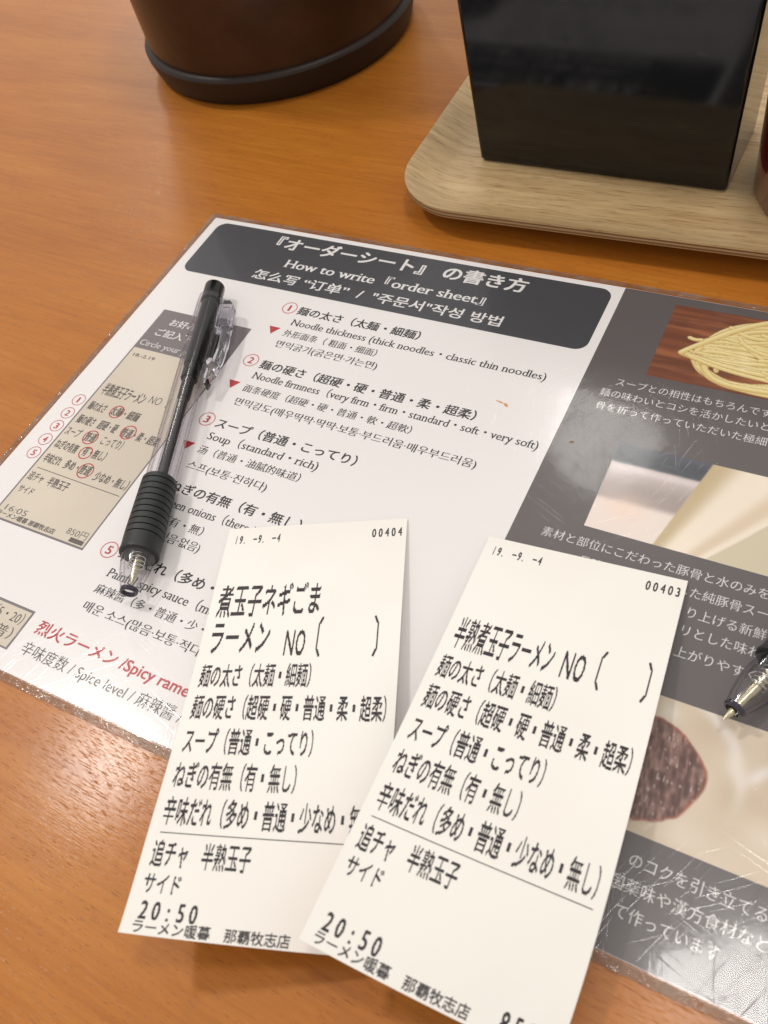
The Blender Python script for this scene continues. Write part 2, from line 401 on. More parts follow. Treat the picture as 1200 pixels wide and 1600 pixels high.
def noodle_print(X, Y):
    n = 0.55 * vnoise(X, Y, 26, 1.6, 1) + 0.30 * vnoise(X, Y, 9, 0.7, 2) + 0.15 * vnoise(X, Y, 3, 0.4, 8)
    C = lerp((112, 64, 42), (168, 102, 64), sm(0.22, 0.75, n))
    C = over(C, (112, 60, 38), 0.6 * sm(0.55, 0.8, vnoise(X, Y, 40, 5, 5)))
    r = np.random.RandomState(11)
    strands = []
    def bez(P, n=30):
        P = np.array(P, float); m = len(P) - 1; t = np.linspace(0, 1, n)[:, None]; B = 0
        for i in range(m + 1): B = B + math.comb(m, i) * (1 - t) ** (m - i) * t ** i * P[i]
        return B[:, 0], B[:, 1]
    for k in range(20):     # underlying nest: strands entering lower left and leaving lower right
        q = k / 19.0; j = lambda a: r.uniform(-a, a)
        strands.append((*bez([(214 + 5 * q + j(1), -26 - 6 * q + j(1.5)), (216 + 5 * q + j(2), -37 - 5 * q + j(1)), (228 + j(3), -43 + 2.5 * q + j(1.5)), (245 + j(4), -40 + 5 * q + j(3)), (270, -36 + 8 * q + j(4))]), r.uniform(.62, .82)))
    for k in range(30):     # hank sweeping over the top and folding down to the left
        q = k / 29.0; j = lambda a: r.uniform(-a * 1.7, a * 1.7)
        strands.append((*bez([(290, -14 - 16 * q + j(3)), (252 + j(5), -6.5 - 14 * q + j(1.5)), (232 + 4 * q + j(2), -3.5 - 17 * q + j(1)), (217 + 8 * q + j(2), -12 - 13 * q + j(1.2)), (215 + 7 * q + j(1), -30 - 1 * q + j(2))]), r.uniform(.62, .85)))
    r.shuffle(strands)
    for k in range(14):     # strands crossing the middle of the nest
        q = k / 13.0; j = lambda a: r.uniform(-a, a)
        strands.append((*bez([(217 + j(2), -20 - 12 * q), (226 + j(3), -17 - 14 * q + j(3)), (238 + j(4), -19 - 12 * q + j(4)), (252 + j(4), -16 - 18 * q + j(4)), (278, -18 - 14 * q + j(5))]), r.uniform(.6, .8)))
    for k in range(9):     # strands from the pointed left tip across the nest
        q = k / 8.0; j = lambda a: r.uniform(-a, a)
        strands.append((*bez([(210.3 + 3 * q, -28.4 - 1.2 * q + j(.6)), (219 + j(2), -29.5 - 2 * q + j(1)), (232 + j(3), -33 - 3 * q + j(2)), (246 + j(3), -27 - 8 * q + j(3)), (262, -20 - 14 * q + j(3))]), r.uniform(.7, .95)))
    for k in range(22):     # loose curls on top
        j = lambda a: r.uniform(-a, a); x, y = r.uniform(222, 262), r.uniform(-36, -12); a0 = r.uniform(-0.9, 0.5)
        strands.append((*bez([(x, y), (x + 9 * math.cos(a0) + j(3), y + 9 * math.sin(a0) + j(4)), (x + 17 * math.cos(a0) + j(4), y + 12 * math.sin(a0) + j(7)), (x + 24 + j(5), y + j(9))]), r.uniform(.6, .8)))
    strands.append((*bez([(210.4, -28.6), (213, -25), (219, -20), (224, -13), (233, -8)]), 1.0))
    strands.append((np.linspace(211.2, 215, 12), -21.2 - 0.5 * np.sin(np.linspace(0, 3, 12)), 0.75))
    for xs, ys, w in strands:
        best = np.full(X.shape, 9.0); sgn = np.zeros(X.shape)
        for i in range(len(xs) - 1):
            ax, ay, bx, by = xs[i], ys[i], xs[i + 1], ys[i + 1]; dx, dy = bx - ax, by - ay; L2 = dx * dx + dy * dy + 1e-9
            x_lo, x_hi, y_lo, y_hi = min(ax, bx) - 2, max(ax, bx) + 2, min(ay, by) - 2, max(ay, by) + 2
            jj = np.where((Y[:, 0] > y_lo) & (Y[:, 0] < y_hi))[0]; kk = np.where((X[0] > x_lo) & (X[0] < x_hi))[0]
            if len(jj) == 0 or len(kk) == 0: continue
            sl = (slice(jj[0], jj[-1] + 1), slice(kk[0], kk[-1] + 1)); xx, yy = X[sl], Y[sl]
            t = np.clip(((xx - ax) * dx + (yy - ay) * dy) / L2, 0, 1); ex = xx - ax - t * dx; ey = yy - ay - t * dy
            d = np.hypot(ex, ey); m_ = d < best[sl]; bb = best[sl]; ss = sgn[sl]; bb[m_] = d[m_]; ss[m_] = (ey - 0.4 * ex)[m_]; best[sl] = bb; sgn[sl] = ss
        a = sm(w * 1.45, w * 0.95, best)
        C = over(C, (176, 138, 74), 0.5 * a)
        a2 = sm(w * 1.05, w * 0.78, best)
        sh = np.clip(0.5 + sgn / (2 * w), 0, 1)
        colr = lerp((222, 192, 120), (253, 240, 184), sh) ; a2 = a2[..., None]; C = C * (1 - a2) + colr * a2
    return np.clip(C, 0, 255)

def soup_print(X, Y):
    u = X - 203.5; v = -(Y + 72.0)     # v down 0..33.6
    C = lerp((206, 192, 188), (170, 156, 150), sm(9, 18, v + 0.05 * u))
    C = lerp((0, 0, 0), (1, 1, 1), sm(0, 1, v)) * 0 + C
    C = over(C, (238, 224, 214), sm(20.5, 23.5, v + 0.02 * u)); C = over(C, (244, 214, 196), 0.6 * np.exp(-((u - 9) / 7) ** 2 - ((v - 24) / 5) ** 2))
    C = over(C, (226, 214, 212), np.exp(-((v - 9.2) / 1.3) ** 2) * 0.8)
    dark = sm(8.2, 6.8, v - 0.0 * u); C = over(C, (72, 76, 82), dark * (0.92 + 0.08 * vnoise(X, Y, 2, 1, 3)))
    C = over(C, (96, 98, 112), dark * sm(3.5, 0.5, v) * sm(6, 22, u) * 0.6)
    # pale leg bone reaching down from the upper right
    e1 = 28.8 - (v + 1.7) * 0.245          # left edge
    e2 = 52.0 - (v - 12) * 0.80            # right edge
    w = (u - e1) / np.maximum(e2 - e1, 1)
    bone = sm(-0.3, 0.3, u - e1) * sm(0.5, -0.5, u - e2)
    bc = lerp((190, 170, 132), (246, 232, 212), sm(0.0, 0.34, w)); bc2 = over(bc, (206, 184, 144), 0.7 * np.exp(-((w - 0.05) / 0.12) ** 2))
    bc2 = over(bc2, (214, 190, 158), 0.6 * sm(0.55, 0.75, w) * sm(0.95, 0.8, w))
    right = sm(-0.4, 0.4, u - e2)
    C = over(C, (214, 202, 174), right); C = over(C, (150, 138, 122), right * sm(16, 8, v - 0.2 * (u - 40)))
    b = bone[..., None]; C = C * (1 - b) + bc2 * b
    return np.clip(C, 0, 255)

def meat_print(X, Y):
    n = vnoise(X, Y, 9, 7, 4); C = lerp((205, 186, 160), (226, 210, 190), n)
    C = over(C, (232, 222, 212), 0.85 * np.exp(-((np.hypot(X - 236, Y + 170) - 25 - 2 * vnoise(X, Y, 6, 6, 7)) / 1.6) ** 2) * sm(-178, -158, Y))
    C = over(C, (238, 230, 226), 0.8 * np.exp(-(((X - 266) - 0.6 * (Y + 160)) / 1.8) ** 2 - ((Y + 161) / 3.0) ** 2))
    C = over(C, (232, 226, 214), 0.7 * np.exp(-((X - 242.5) / 2.2) ** 2 - ((Y + 153) / 2.6) ** 2))
    ang = np.arctan2(Y + 169, X - 238.0); rad = np.hypot((X - 238.0), (Y + 169) * 1.14)
    R = 16.2 + 0.35 * np.sin(ang * 3 + 1) + 0.25 * np.sin(ang * 7) + 0.5 * (vnoise(ang * 8, ang * 0, 1, 1, 21) - .5)
    a = sm(0.4, -0.4, rad - R)
    g = 0.5 * vnoise(X * 0.95 + Y * 0.12, Y, 0.55, 3.0, 9) + 0.3 * vnoise(X, Y, 1.2, 1.4, 12) + 0.2 * vnoise(X, Y, 5.0, 5.0, 10)
    mc = lerp((88, 58, 50), (158, 124, 112), sm(0.25, 0.8, g)); mc = over(mc, (172, 92, 72), (0.35 + 0.5 * vnoise(X, Y, 2.2, 2.2, 31)) * sm(1.3, 0.1, R - rad)); mc = over(mc, (214, 200, 196), 0.75 * sm(0.80, 0.95, vnoise(X, Y, 0.5, 1.1, 33)))
    mc = over(mc, (126, 104, 104), 0.5 * sm(0, -14, X - 240))
    a = a[..., None]; C = C * (1 - a) + mc * a
    return np.clip(C, 0, 255)

# ---------------------------------------------------------------- menu card
def build_menu():
    t = thing('menu_card', 'laminated landscape order sheet guide, white left page and grey right page, flat on the table', 'menu')
    panel('paper_sheet', 2.8, 300.2, -2.6, -212.4, 0.0, M_PAPER, t)
    panel('grey_page', 183.6, 299.9, -2.7, -212.3, 0.015, M_GREY, t)
    panel('header_panel', 7.0, 180.2, -4.9, -36.9, 0.02, M_HEAD, t, r=4.5)
    T = lambda *a, **k: menu_text(a[0], a[1], a[2], a[3], a[4], a[5], t, **k)
    T('『オーダーシート』 の書き方', 39.9, 149.6, -11.0, 8.0, M_WHITE, style='heavy')
    T('How to write『order sheet』', 50.2, 137.5, -22.3, 6.6, M_WHITE, style='serifbold', serif=True, cy=0.30)
    T('怎么写 “订单”  /  "주문서"작성 방법', 40.3, 147.6, -31.0, 5.9, M_WHITE, style='bold')
    rows = [
     ('麺の太さ（太麺・細麺）', 69.9, 122.0, -45.8, 4.7, 'bold', 0), ('Noodle thickness (thick noodles・classic thin noodles)', 70.7, 172.2, -52.4, 4.7, 'mincho', 1),
     ('外形面条（ 粗面・细面）', 70.7, 110.4, -58.3, 3.9, 'mincho', 0), ('면익굵기(굵은면·가는면)', 70.8, 113.6, -64.2, 4.0, 'mincho', 0),
     ('麺の硬さ（超硬・硬・普通・柔・超柔）', 70.6, 156.4, -75.5, 4.7, 'bold', 0), ('Noodle firmness（very firm・firm・standard・soft・very soft)', 70.8, 180.3, -81.4, 4.7, 'mincho', 1),
     ('面条硬度（超硬・硬・普通・軟・超軟）', 70.8, 138.4, -87.8, 3.9, 'mincho', 0), ('면믹강도(매우딱딱·딱딱·보통·부드러움·매우부드러움)', 71.2, 164.6, -94.5, 4.0, 'mincho', 0),
     ('スープ（普通・こってり）', 70.3, 126.9, -105.7, 4.7, 'bold', 0), ('Soup（standard・rich)', 70.8, 115.5, -111.9, 4.7, 'mincho', 1),
     ('汤（普通・油腻的味道）', 70.8, 112.1, -118.1, 3.9, 'mincho', 0), ('스프(보통·진하다)', 70.8, 103.3, -125.2, 4.0, 'mincho', 0),
     ('ねぎの有無（有・無し）', 70.2, 122.0, -134.9, 4.7, 'bold', 0), ('Green onions（there is・nothing)', 70.8, 127.5, -141.5, 4.7, 'mincho', 1),
     ('葱（有・無）', 70.8, 92.4, -147.8, 3.9, 'mincho', 0), ('대파(있음·없음)', 70.8, 95.0, -153.6, 4.0, 'mincho', 0),
     ('辛味だれ（多め・普通・少なめ・無し）', 70.0, 156.0, -164.6, 4.7, 'bold', 0), ('Painful spicy sauce（much・standard・less)', 70.9, 148.0, -171.6, 4.7, 'mincho', 1),
     ('麻辣醬（多・普通・少・無）', 70.7, 119.5, -177.8, 3.9, 'mincho', 0), ('매운 소스(많음·보통·적다·없음)', 71.0, 126.5, -184.4, 4.0, 'mincho', 0)]
    for s, x0, x1, y, em, sty, sf in rows:
        T(s, x0, x1, y, em, M_INK, style=sty, serif=bool(sf), cy=(0.30 if sf else 0.36))
    T('烈火ラーメン /Spicy ramen', 61.4, 122.5, -196.1, 5.2, M_RED, style='bold')
    T('辛味度数 / Spice level / 麻辣醬 /', 61.6, 122.4, -203.6, 5.0, M_INK, style='light')
    for k, y in enumerate((-45.4, -74.8, -105.3, -134.6, -164.4)):
        ring(65.9, y, 3.1, 0.32, M_PINK, t); T(str(k + 1), 64.9 if k else 65.45, 67.0 if k else 66.35, y, 4.4, M_RED, style='bold')
        if k == 4: continue
        yt = y - 11.6
        mesh_obj('red_triangle', [mp_(63.2, yt + 0.6, .06), mp_(68.1, yt + 0.6, .06), mp_(65.7, yt - 3.2, .06)], [(0, 2, 1)], M_RED, t)
    # sample slip picture on the left
    panel('sample_slip_border', 14.8, 57.0, -60.0, -167.9, 0.012, M_SLIPGREY, t)
    panel('sample_slip_picture', 15.5, 56.4, -82.0, -167.1, 0.03, M_SLIP, t)
    T('お好みに○を', 22.0, 47.0, -65.9, 4.1, M_WHITE, style='bold')
    T('ご記入下さい', 19.3, 46.0, -72.2, 4.3, M_WHITE, style='bold')
    T('Circle your preference', 16.2, 55.2, -78.9, 4.1, M_WHITE, style='light', serif=True, cy=0.30)
    S = lambda s, x0, x1, y, em, sty='gothic': menu_text(s, x0, x1, y, em * 1.12, M_SLIPINK, t, style={'bold': 'heavy', 'gothic': 'bold'}.get(sty, sty))
    S('18.-2.19', 17.6, 28.0, -85.5, 2.0); S('半熟煮玉子ラーメン', 17.2, 37.2, -104.6, 5.6, 'bold'); S('NO〔', 39.0, 47.6, -103.6, 4.8, 'light')
    S('麺の太さ', 17.0, 25.0, -113.3, 4.0, 'bold'); S('太麺・細麺', 27.4, 40.5, -113.0, 4.0, 'bold')
    S('麺の硬さ', 17.0, 25.0, -120.3, 4.0, 'bold'); S('超硬・硬', 27.0, 35.6, -120.3, 4.0, 'bold'); S('普通・柔・超柔', 38.0, 55.0, -120.6, 4.0, 'bold')
    S('スープ', 16.4, 23.2, -126.6, 4.0); S('普通', 25.6, 30.4, -126.6, 4.0, 'bold'); S('こってり）', 33.2, 42.6, -126.2, 4.0)
    S('ねぎの有無', 16.6, 27.0, -133.0, 4.0, 'bold'); S('有・無し）', 29.4, 39.6, -132.6, 4.0, 'bold')
    S('辛味だれ', 16.8, 24.6, -139.8, 4.0, 'bold'); S('多め・普通', 26.6, 38.4, -139.8, 4.0, 'bold'); S('少なめ・無し）', 41.0, 55.8, -140.6, 4.0, 'bold')
    strip(((17.3, -144.6), (55.5, -145.2)), 0.28, M_SLIPINK, t)
    S('追チャ', 16.6, 23.4, -148.4, 3.6); S('半熟玉子', 25.6, 35.0, -148.3, 3.7, 'bold'); S('サイド', 16.8, 23.5, -154.3, 3.0)
    S('16:05', 17.9, 27.8, -162.6, 3.0, 'light'); S('ラーメン暖暮 那覇牧志店', 16.2, 42.7, -165.3, 2.0, 'bold'); S('850円', 46.7, 55.3, -163.0, 3.1, 'light')
    panel('sample_slip_stamp', 49.7, 55.6, -164.9, -166.6, 0.05, M_SLIPINK, t)
    for x, y, r in ((30.1, -113.1, 2.9), (40.8, -120.1, 3.1), (28.0, -126.6, 3.1), (30.9, -133.2, 2.7), (36.2, -140.0, 3.2)): ring(x, y, r, 0.42, M_RED, t, sy=1.05, lay=0.07, name='red_circle')
    for k, y in enumerate((-112.6, -119.4, -126.0, -132.8, -139.4)):
        ring(11.15, y, 2.75, 0.28, M_PINK, t); T(str(k + 1), 10.3 if k else 10.75, 12.0 if k else 11.5, y, 3.7, M_RED, style='bold')
    # lower left picture of another slip
    panel('spice_slip_border', 15.0, 57.2, -192.2, -206.4, 0.012, M_SLIPGREY, t); panel('spice_slip_picture', 15.6, 56.4, -193.1, -205.8, 0.03, M_SLIP, t)
    menu_text('（5・20）', 43.4, 55.2, -196.2, 4.6, M_INK, t, style='light'); menu_text('（普）', 46.0, 55.0, -201.6, 4.6, M_INK, t, style='light')
    # right page
    photo('noodle_picture', 202.5, 285.0, -6.7, -41.9, noodle_print, t, res=0.26)
    photo('soup_bone_picture', 203.5, 285.0, -72.0, -105.6, soup_print, t, res=0.3)
    photo('meat_picture', 203.5, 285.0, -149.4, -185.2, meat_print, t, res=0.32)
    for s, x0, x1, y in (('スープとの相性はもちろんです', 194.6, 243.0, -47.5), ('麺の味わいとコシを活かしたいと', 191.0, 243.6, -53.0), ('骨を折って作っていただいた極細', 191.6, 244.2, -59.0),
                         ('素材と部位にこだわった豚骨と水のみを', 192.8, 256.6, -111.3), ('長時間かけて煮出した純豚骨スープ', 206.0, 261.5, -117.4), ('り上げる新鮮な', 238.5, 262.0, -123.6),
                         ('リとした味わい', 238.5, 262.0, -129.3), ('し上がりやすく、', 235.4, 261.0, -135.9), ('のコクを引き立てる', 243.8, 274.0, -191.2), ('国薬味や漢方食材など', 241.2, 276.0, -197.1),
                         ('て作っています', 244.0, 266.9, -203.0)):
        T(s, x0, x1, y, 3.75, M_WHITE, style='light')
    # stains
    bm = bmesh.new()
    def blot(name, cx, cy, rx, ry, m, ang=0.0, seed=1):
        r = random.Random(seed); V = [mp_(cx, cy, .45)]; n = 18
        for k in range(n):
            a = 2 * math.pi * k / n; q = r.uniform(0.75, 1.15); px, py = rx * q * math.cos(a), ry * q * math.sin(a)
            V.append(mp_(cx + px * math.cos(ang) - py * math.sin(ang), cy + px * math.sin(ang) + py * math.cos(ang), .16))
        V[0] = mp_(cx, cy, .26)
        mesh_obj(name, V, [(0, 1 + k, 1 + (k + 1) % n) for k in range(n)], m, t, smooth=True)
    ms, _, _ = mat('sauce_spot', lin(214, 150, 70), 0.25); md, _, _ = mat('dried_spot', lin(120, 88, 40), 0.3)
    blot('sauce_spot', 163.9, -67.9, 0.9, 0.5, ms, -0.4, 2); blot('sauce_spot', 161.5, -67.2, 1.5, 0.22, ms, -0.2, 5); blot('dried_spot', 189.5, -76.5, 0.75, 0.55, md, 0, 3)
    # film over everything, and the welded clear rim
    panel('laminate_film', 2.4, 300.6, -2.2, -212.8, 0.12, M_FILM, t, step=2.5)
    V = []; F = []
    def rim_pt(s, d):
        """s runs round the card, d 0 at the paper, 1 at the outer edge"""
        x0, x1, y0, y1 = 0.3, 302.7, -0.3, -214.7; r = 1.2
        return s, d
    loops = []
    for (ix0, ix1, iy0, iy1, z, wob) in ((2.4, 300.6, -2.2, -212.8, 0.12, 0), (1.2, 301.8, -1.1, -214.0, 0.02, 1), (0.0, 303.0, 0.0, -215.2, -0.05, 1), (0.05, 302.95, -0.05, -215.15, -0.22, 0)):
        pts = []
        N1, N2 = 150, 108
        for k in range(N1): pts.append((ix0 + (ix1 - ix0) * k / N1, iy0))
        for k in range(N2): pts.append((ix1, iy0 + (iy1 - iy0) * k / N2))
        for k in range(N1): pts.append((ix1 - (ix1 - ix0) * k / N1, iy1))
        for k in range(N2): pts.append((ix0, iy1 + (iy0 - iy1) * k / N2))
        r = random.Random(7)
        loops.append([(x + wob * r.uniform(-.10, .10), y + wob * r.uniform(-.10, .10), z + (r.uniform(-.10, .10) if wob else 0)) for x, y in pts])
    n = len(loops[0])
    for lp in loops: V += [(x * MM, y * MM, max(0.03, hm(x, y) + z) * MM) for x, y, z in lp]
    for j in range(len(loops) - 1):
        for k in range(n): F.append((j * n + k, j * n + (k + 1) % n, (j + 1) * n + (k + 1) % n, (j + 1) * n + k))
    mesh_obj('laminate_rim', V, F, M_RIM, t, smooth=False)
    return t
build_menu()

# ---------------------------------------------------------------- thermal receipts
WID = 57.0
GL = {}
def dots(ch, aspect_half=False, th=0.27):
    """24x24 dot pattern of a character, as horizontal runs"""
    key = (ch, aspect_half)
    if key in GL: return GL[key]
    n = 24; ss = 4; N = n * ss
    if ch in '〔〕':
        runs = []
        for j in range(24):
            e = max(0, 4 - j, j - 19); a = 12 + e * (1 if j < 12 else 1)
            w = 3 if e else 2
            runs.append((j, a, a + w) if ch == '〔' else (j, 24 - a - w, 24 - a))
        GL[key] = runs; return runs
    v, t = raw_text(ch)
    img = np.zeros((N, N), bool)
    if len(v):
        if ord(ch) < 128:
            cx = (v[:, 0].min() + v[:, 0].max()) / 2; w = v[:, 0].max() - v[:, 0].min()
            u = (v[:, 0] - cx) * (0.80 / max(w, 0.62) if ch not in ':.-' else 1.1) + 0.5; yv = v[:, 1] * 1.25 + 0.04
            if ch in '.': u = u - 0.22
            if ch == '1': u = (v[:, 0] - cx) * 1.1 + 0.5
            if ch == '-': u = (v[:, 0] - cx) * (0.72 / w) + 0.5; yv = (v[:, 1] - v[:, 1].mean()) * 1.3 + 0.47
        else: u = v[:, 0]; yv = v[:, 1] + 0.12
        px = u * N; py = (1 - yv) * N
        gy, gx = np.mgrid[0:N, 0:N] + 0.5
        for a, b, c in t:
            xs = (px[a], px[b], px[c]); ys = (py[a], py[b], py[c])
            i0, i1 = max(0, int(min(xs))), min(N, int(max(xs)) + 2); j0, j1 = max(0, int(min(ys))), min(N, int(max(ys)) + 2)
            if i0 >= i1 or j0 >= j1: continue
            X = gx[j0:j1, i0:i1]; Y = gy[j0:j1, i0:i1]
            d = lambda x1, y1, x2, y2: (X - x2) * (y1 - y2) - (x1 - x2) * (Y - y2)
            d1 = d(xs[0], ys[0], xs[1], ys[1]); d2 = d(xs[1], ys[1], xs[2], ys[2]); d3 = d(xs[2], ys[2], xs[0], ys[0])
            ins = ~(((d1 < 0) | (d2 < 0) | (d3 < 0)) & ((d1 > 0) | (d2 > 0) | (d3 > 0)))
            img[j0:j1, i0:i1] |= ins
    cov = img.reshape(n, ss, n, ss).mean((1, 3)); D = cov > th
    if ord(ch) < 128 and ch not in 'NO': D[:, 1:] |= D[:, :-1].copy()
    runs = []
    for j in range(n):
        i = 0
        while i < n:
            if D[j, i]:
                k = i
                while k < n and D[j, k]: k += 1
                runs.append((j, i, k)); i = k
            else: i += 1
    GL[key] = runs; return runs

class Receipt:
    def __init__(s, x, y, th, al, bl, ar, br, L, z0=1.0):
        s.x, s.y, s.th, s.al, s.bl, s.ar, s.br, s.L, s.z0 = x, y, th, al, bl, ar, br, L, z0
    def S(s, u, v, off=0.0):
        t = v / s.L
        zl = s.z0 + 20 * (s.al * t + s.bl * t ** 3); zr = s.z0 + 20 * (s.ar * t + s.br * t ** 3); q = u / WID
        z = zl * (1 - q) + zr * q + 0.25 * math.sin(q * math.pi) * math.sin(t * 3.0) + 0.16 * t * math.sin(u / 8.0 + v / 11.0) + 0.14 * t * math.sin(v / 7.0 - u / 19.0) ; k = math.sqrt(max(1 - ((zr - zl) / WID) ** 2, .5))
        aa = s.al * (1 - q) + s.ar * q; bb = s.bl * (1 - q) + s.br * q
        vv = 0.0
        for i in range(8):
            sl = 20 * (aa + 3 * bb * ((i + .5) / 8 * t) ** 2) / s.L; vv += math.sqrt(max(1 - sl * sl, .3)) / 8
        uu = u * k; vv *= v
        c, n = math.cos(s.th), math.sin(s.th)
        return (s.x + c * uu + n * vv - 0.0, s.y + n * uu - c * vv, z + off)
    def build(s, label, lines, rules):
        px, py, pz = s.S(0, 0); root = thing('receipt', label, 'receipt', (px * MM, py * MM, 0), 0.0, 'printed order slips lying on the menu')
        L = lambda u, v, off: tuple((a - b) * MM for a, b in zip(s.S(u, v, off), (px, py, 0)))
        nu, nv = 20, 44; V = []; F = []
        for sd, off in ((0, 0.0), (1, -0.07)):
            for j in range(nv + 1):
                for i in range(nu + 1): V.append(L(WID * i / nu, s.L * j / nv, off))
        q = (nu + 1) * (nv + 1)
        for j in range(nv):
            for i in range(nu):
                a = j * (nu + 1) + i; F.append((a, a + nu + 1, a + nu + 2, a + 1)); F.append((q + a, q + a + 1, q + a + nu + 2, q + a + nu + 1))
        for j in range(nv):
            for i, fl in ((0, 0), (nu, 1)):
                a = j * (nu + 1) + i; b = a + nu + 1; F.append((a, q + a, q + b, b) if not fl else (a, b, q + b, q + a))
        for i in range(nu):
            for j, fl in ((0, 0), (nv, 1)):
                a = j * (nu + 1) + i; b = a + 1; F.append((a, b, q + b, q + a) if not fl else (a, q + a, q + b, b))
        mesh_obj('paper', V, F, M_THERM, root, smooth=True)
        for text, u0, cell, vc, h in lines:
            V = []; F = []
            for k, ch in enumerate(text):
                if ch in ' 　': continue
                for (j, a, b) in dots(ch):
                    ua = u0 + cell * (k + a / 24); ub = u0 + cell * (k + b / 24)
                    if ch == '・':
                        if not 8 <= j <= 14: continue
                        ua, ub = u0 + cell * (k + 0.37), u0 + cell * (k + 0.60)
                    va = vc - h / 2 + h * j / 24; vb = va + h / 24 * 1.45
                    n = len(V); V += [L(ua, va, .06), L(ua, vb, .06), L(ub, vb, .06), L(ub, va, .06)]; F.append((n, n + 1, n + 2, n + 3))
            mesh_obj('text_line', V, F, M_TINK, root)
        for u0, u1, v in rules:
            V = []; F = []
            for i in range(21):
                u = u0 + (u1 - u0) * i / 20; d = 0.03 * (i > 9)
                V += [L(u, v - .1 + d, .06), L(u, v + .12 + d, .06)]
            for i in range(20): F.append((2 * i, 2 * i + 1, 2 * i + 3, 2 * i + 2))
            mesh_obj('printed_rule', V, F, M_TINK, root)
        return root

def body_lines(d):
    r = 2.3
    out = []
    for s, v in (('麺の太さ（太麺・細麺）', 54.8), ('麺の硬さ（超硬・硬・普通・柔・超柔）', 64.7), ('スープ（普通・こってり）', 74.8), ('ねぎの有無（有・無し）', 84.5), ('辛味だれ（多め・普通・少なめ・無し）', 94.2)):
        out.append((s, r, 3.02, v + d, 8.0))
    out += [('追チャ　半熟玉子', r, 2.95, 104.9 + d, 6.9), ('サイド', r, 2.95, 112.1 + d, 5.2), ('20:50', 2.6, 2.82, 118.1, 4.6), ('ラーメン暖暮　那覇牧志店', 2.3, 2.96, 121.9, 3.1)]
    return out
rec1 = Receipt(100.66, -143.88, 0.4111, 0.7373, 0.2666, 0.5394, -0.315, 123.8)
rec1.build('left order slip with a two-line title, numbered 00404, beside the pen', [('19. -9. -4', 2.4, 1.52, 4.9, 3.7), ('00404', 46.0, 2.0, 5.1, 3.7),
    ('煮玉子ネギごま', 2.1, 4.5, 28.9, 12.6), ('ラーメン', 2.2, 4.5, 41.9, 12.6), ('NO', 24.4, 3.15, 44.0, 9.6), ('〔', 31.4, 4.5, 42.3, 13.0), ('〕', 48.6, 4.5, 42.3, 13.0)] + body_lines(0), [(2.9, 54.8, 99.9)])
rec2 = Receipt(179.14, -118.85, 0.077, 1.0727, 0.1149, 0.8836, -0.5738, 124.0)
rec2.build('right order slip with a one-line title, numbered 00403, overlapping the other slip', [('19. -9. -4', 2.4, 1.52, 5.0, 3.7), ('00403', 46.2, 2.0, 4.6, 3.7),
    ('半熟煮玉子ラーメン', 2.7, 3.02, 36.3, 11.6), ('NO', 31.9, 3.15, 36.9, 9.6), ('〔', 38.9, 4.4, 35.9, 12.0), ('〕', 51.8, 4.4, 35.6, 12.0)] + body_lines(-6.65) + [('850円', 43.4, 2.82, 120.4, 4.6)], [(2.9, 54.8, 93.2)])

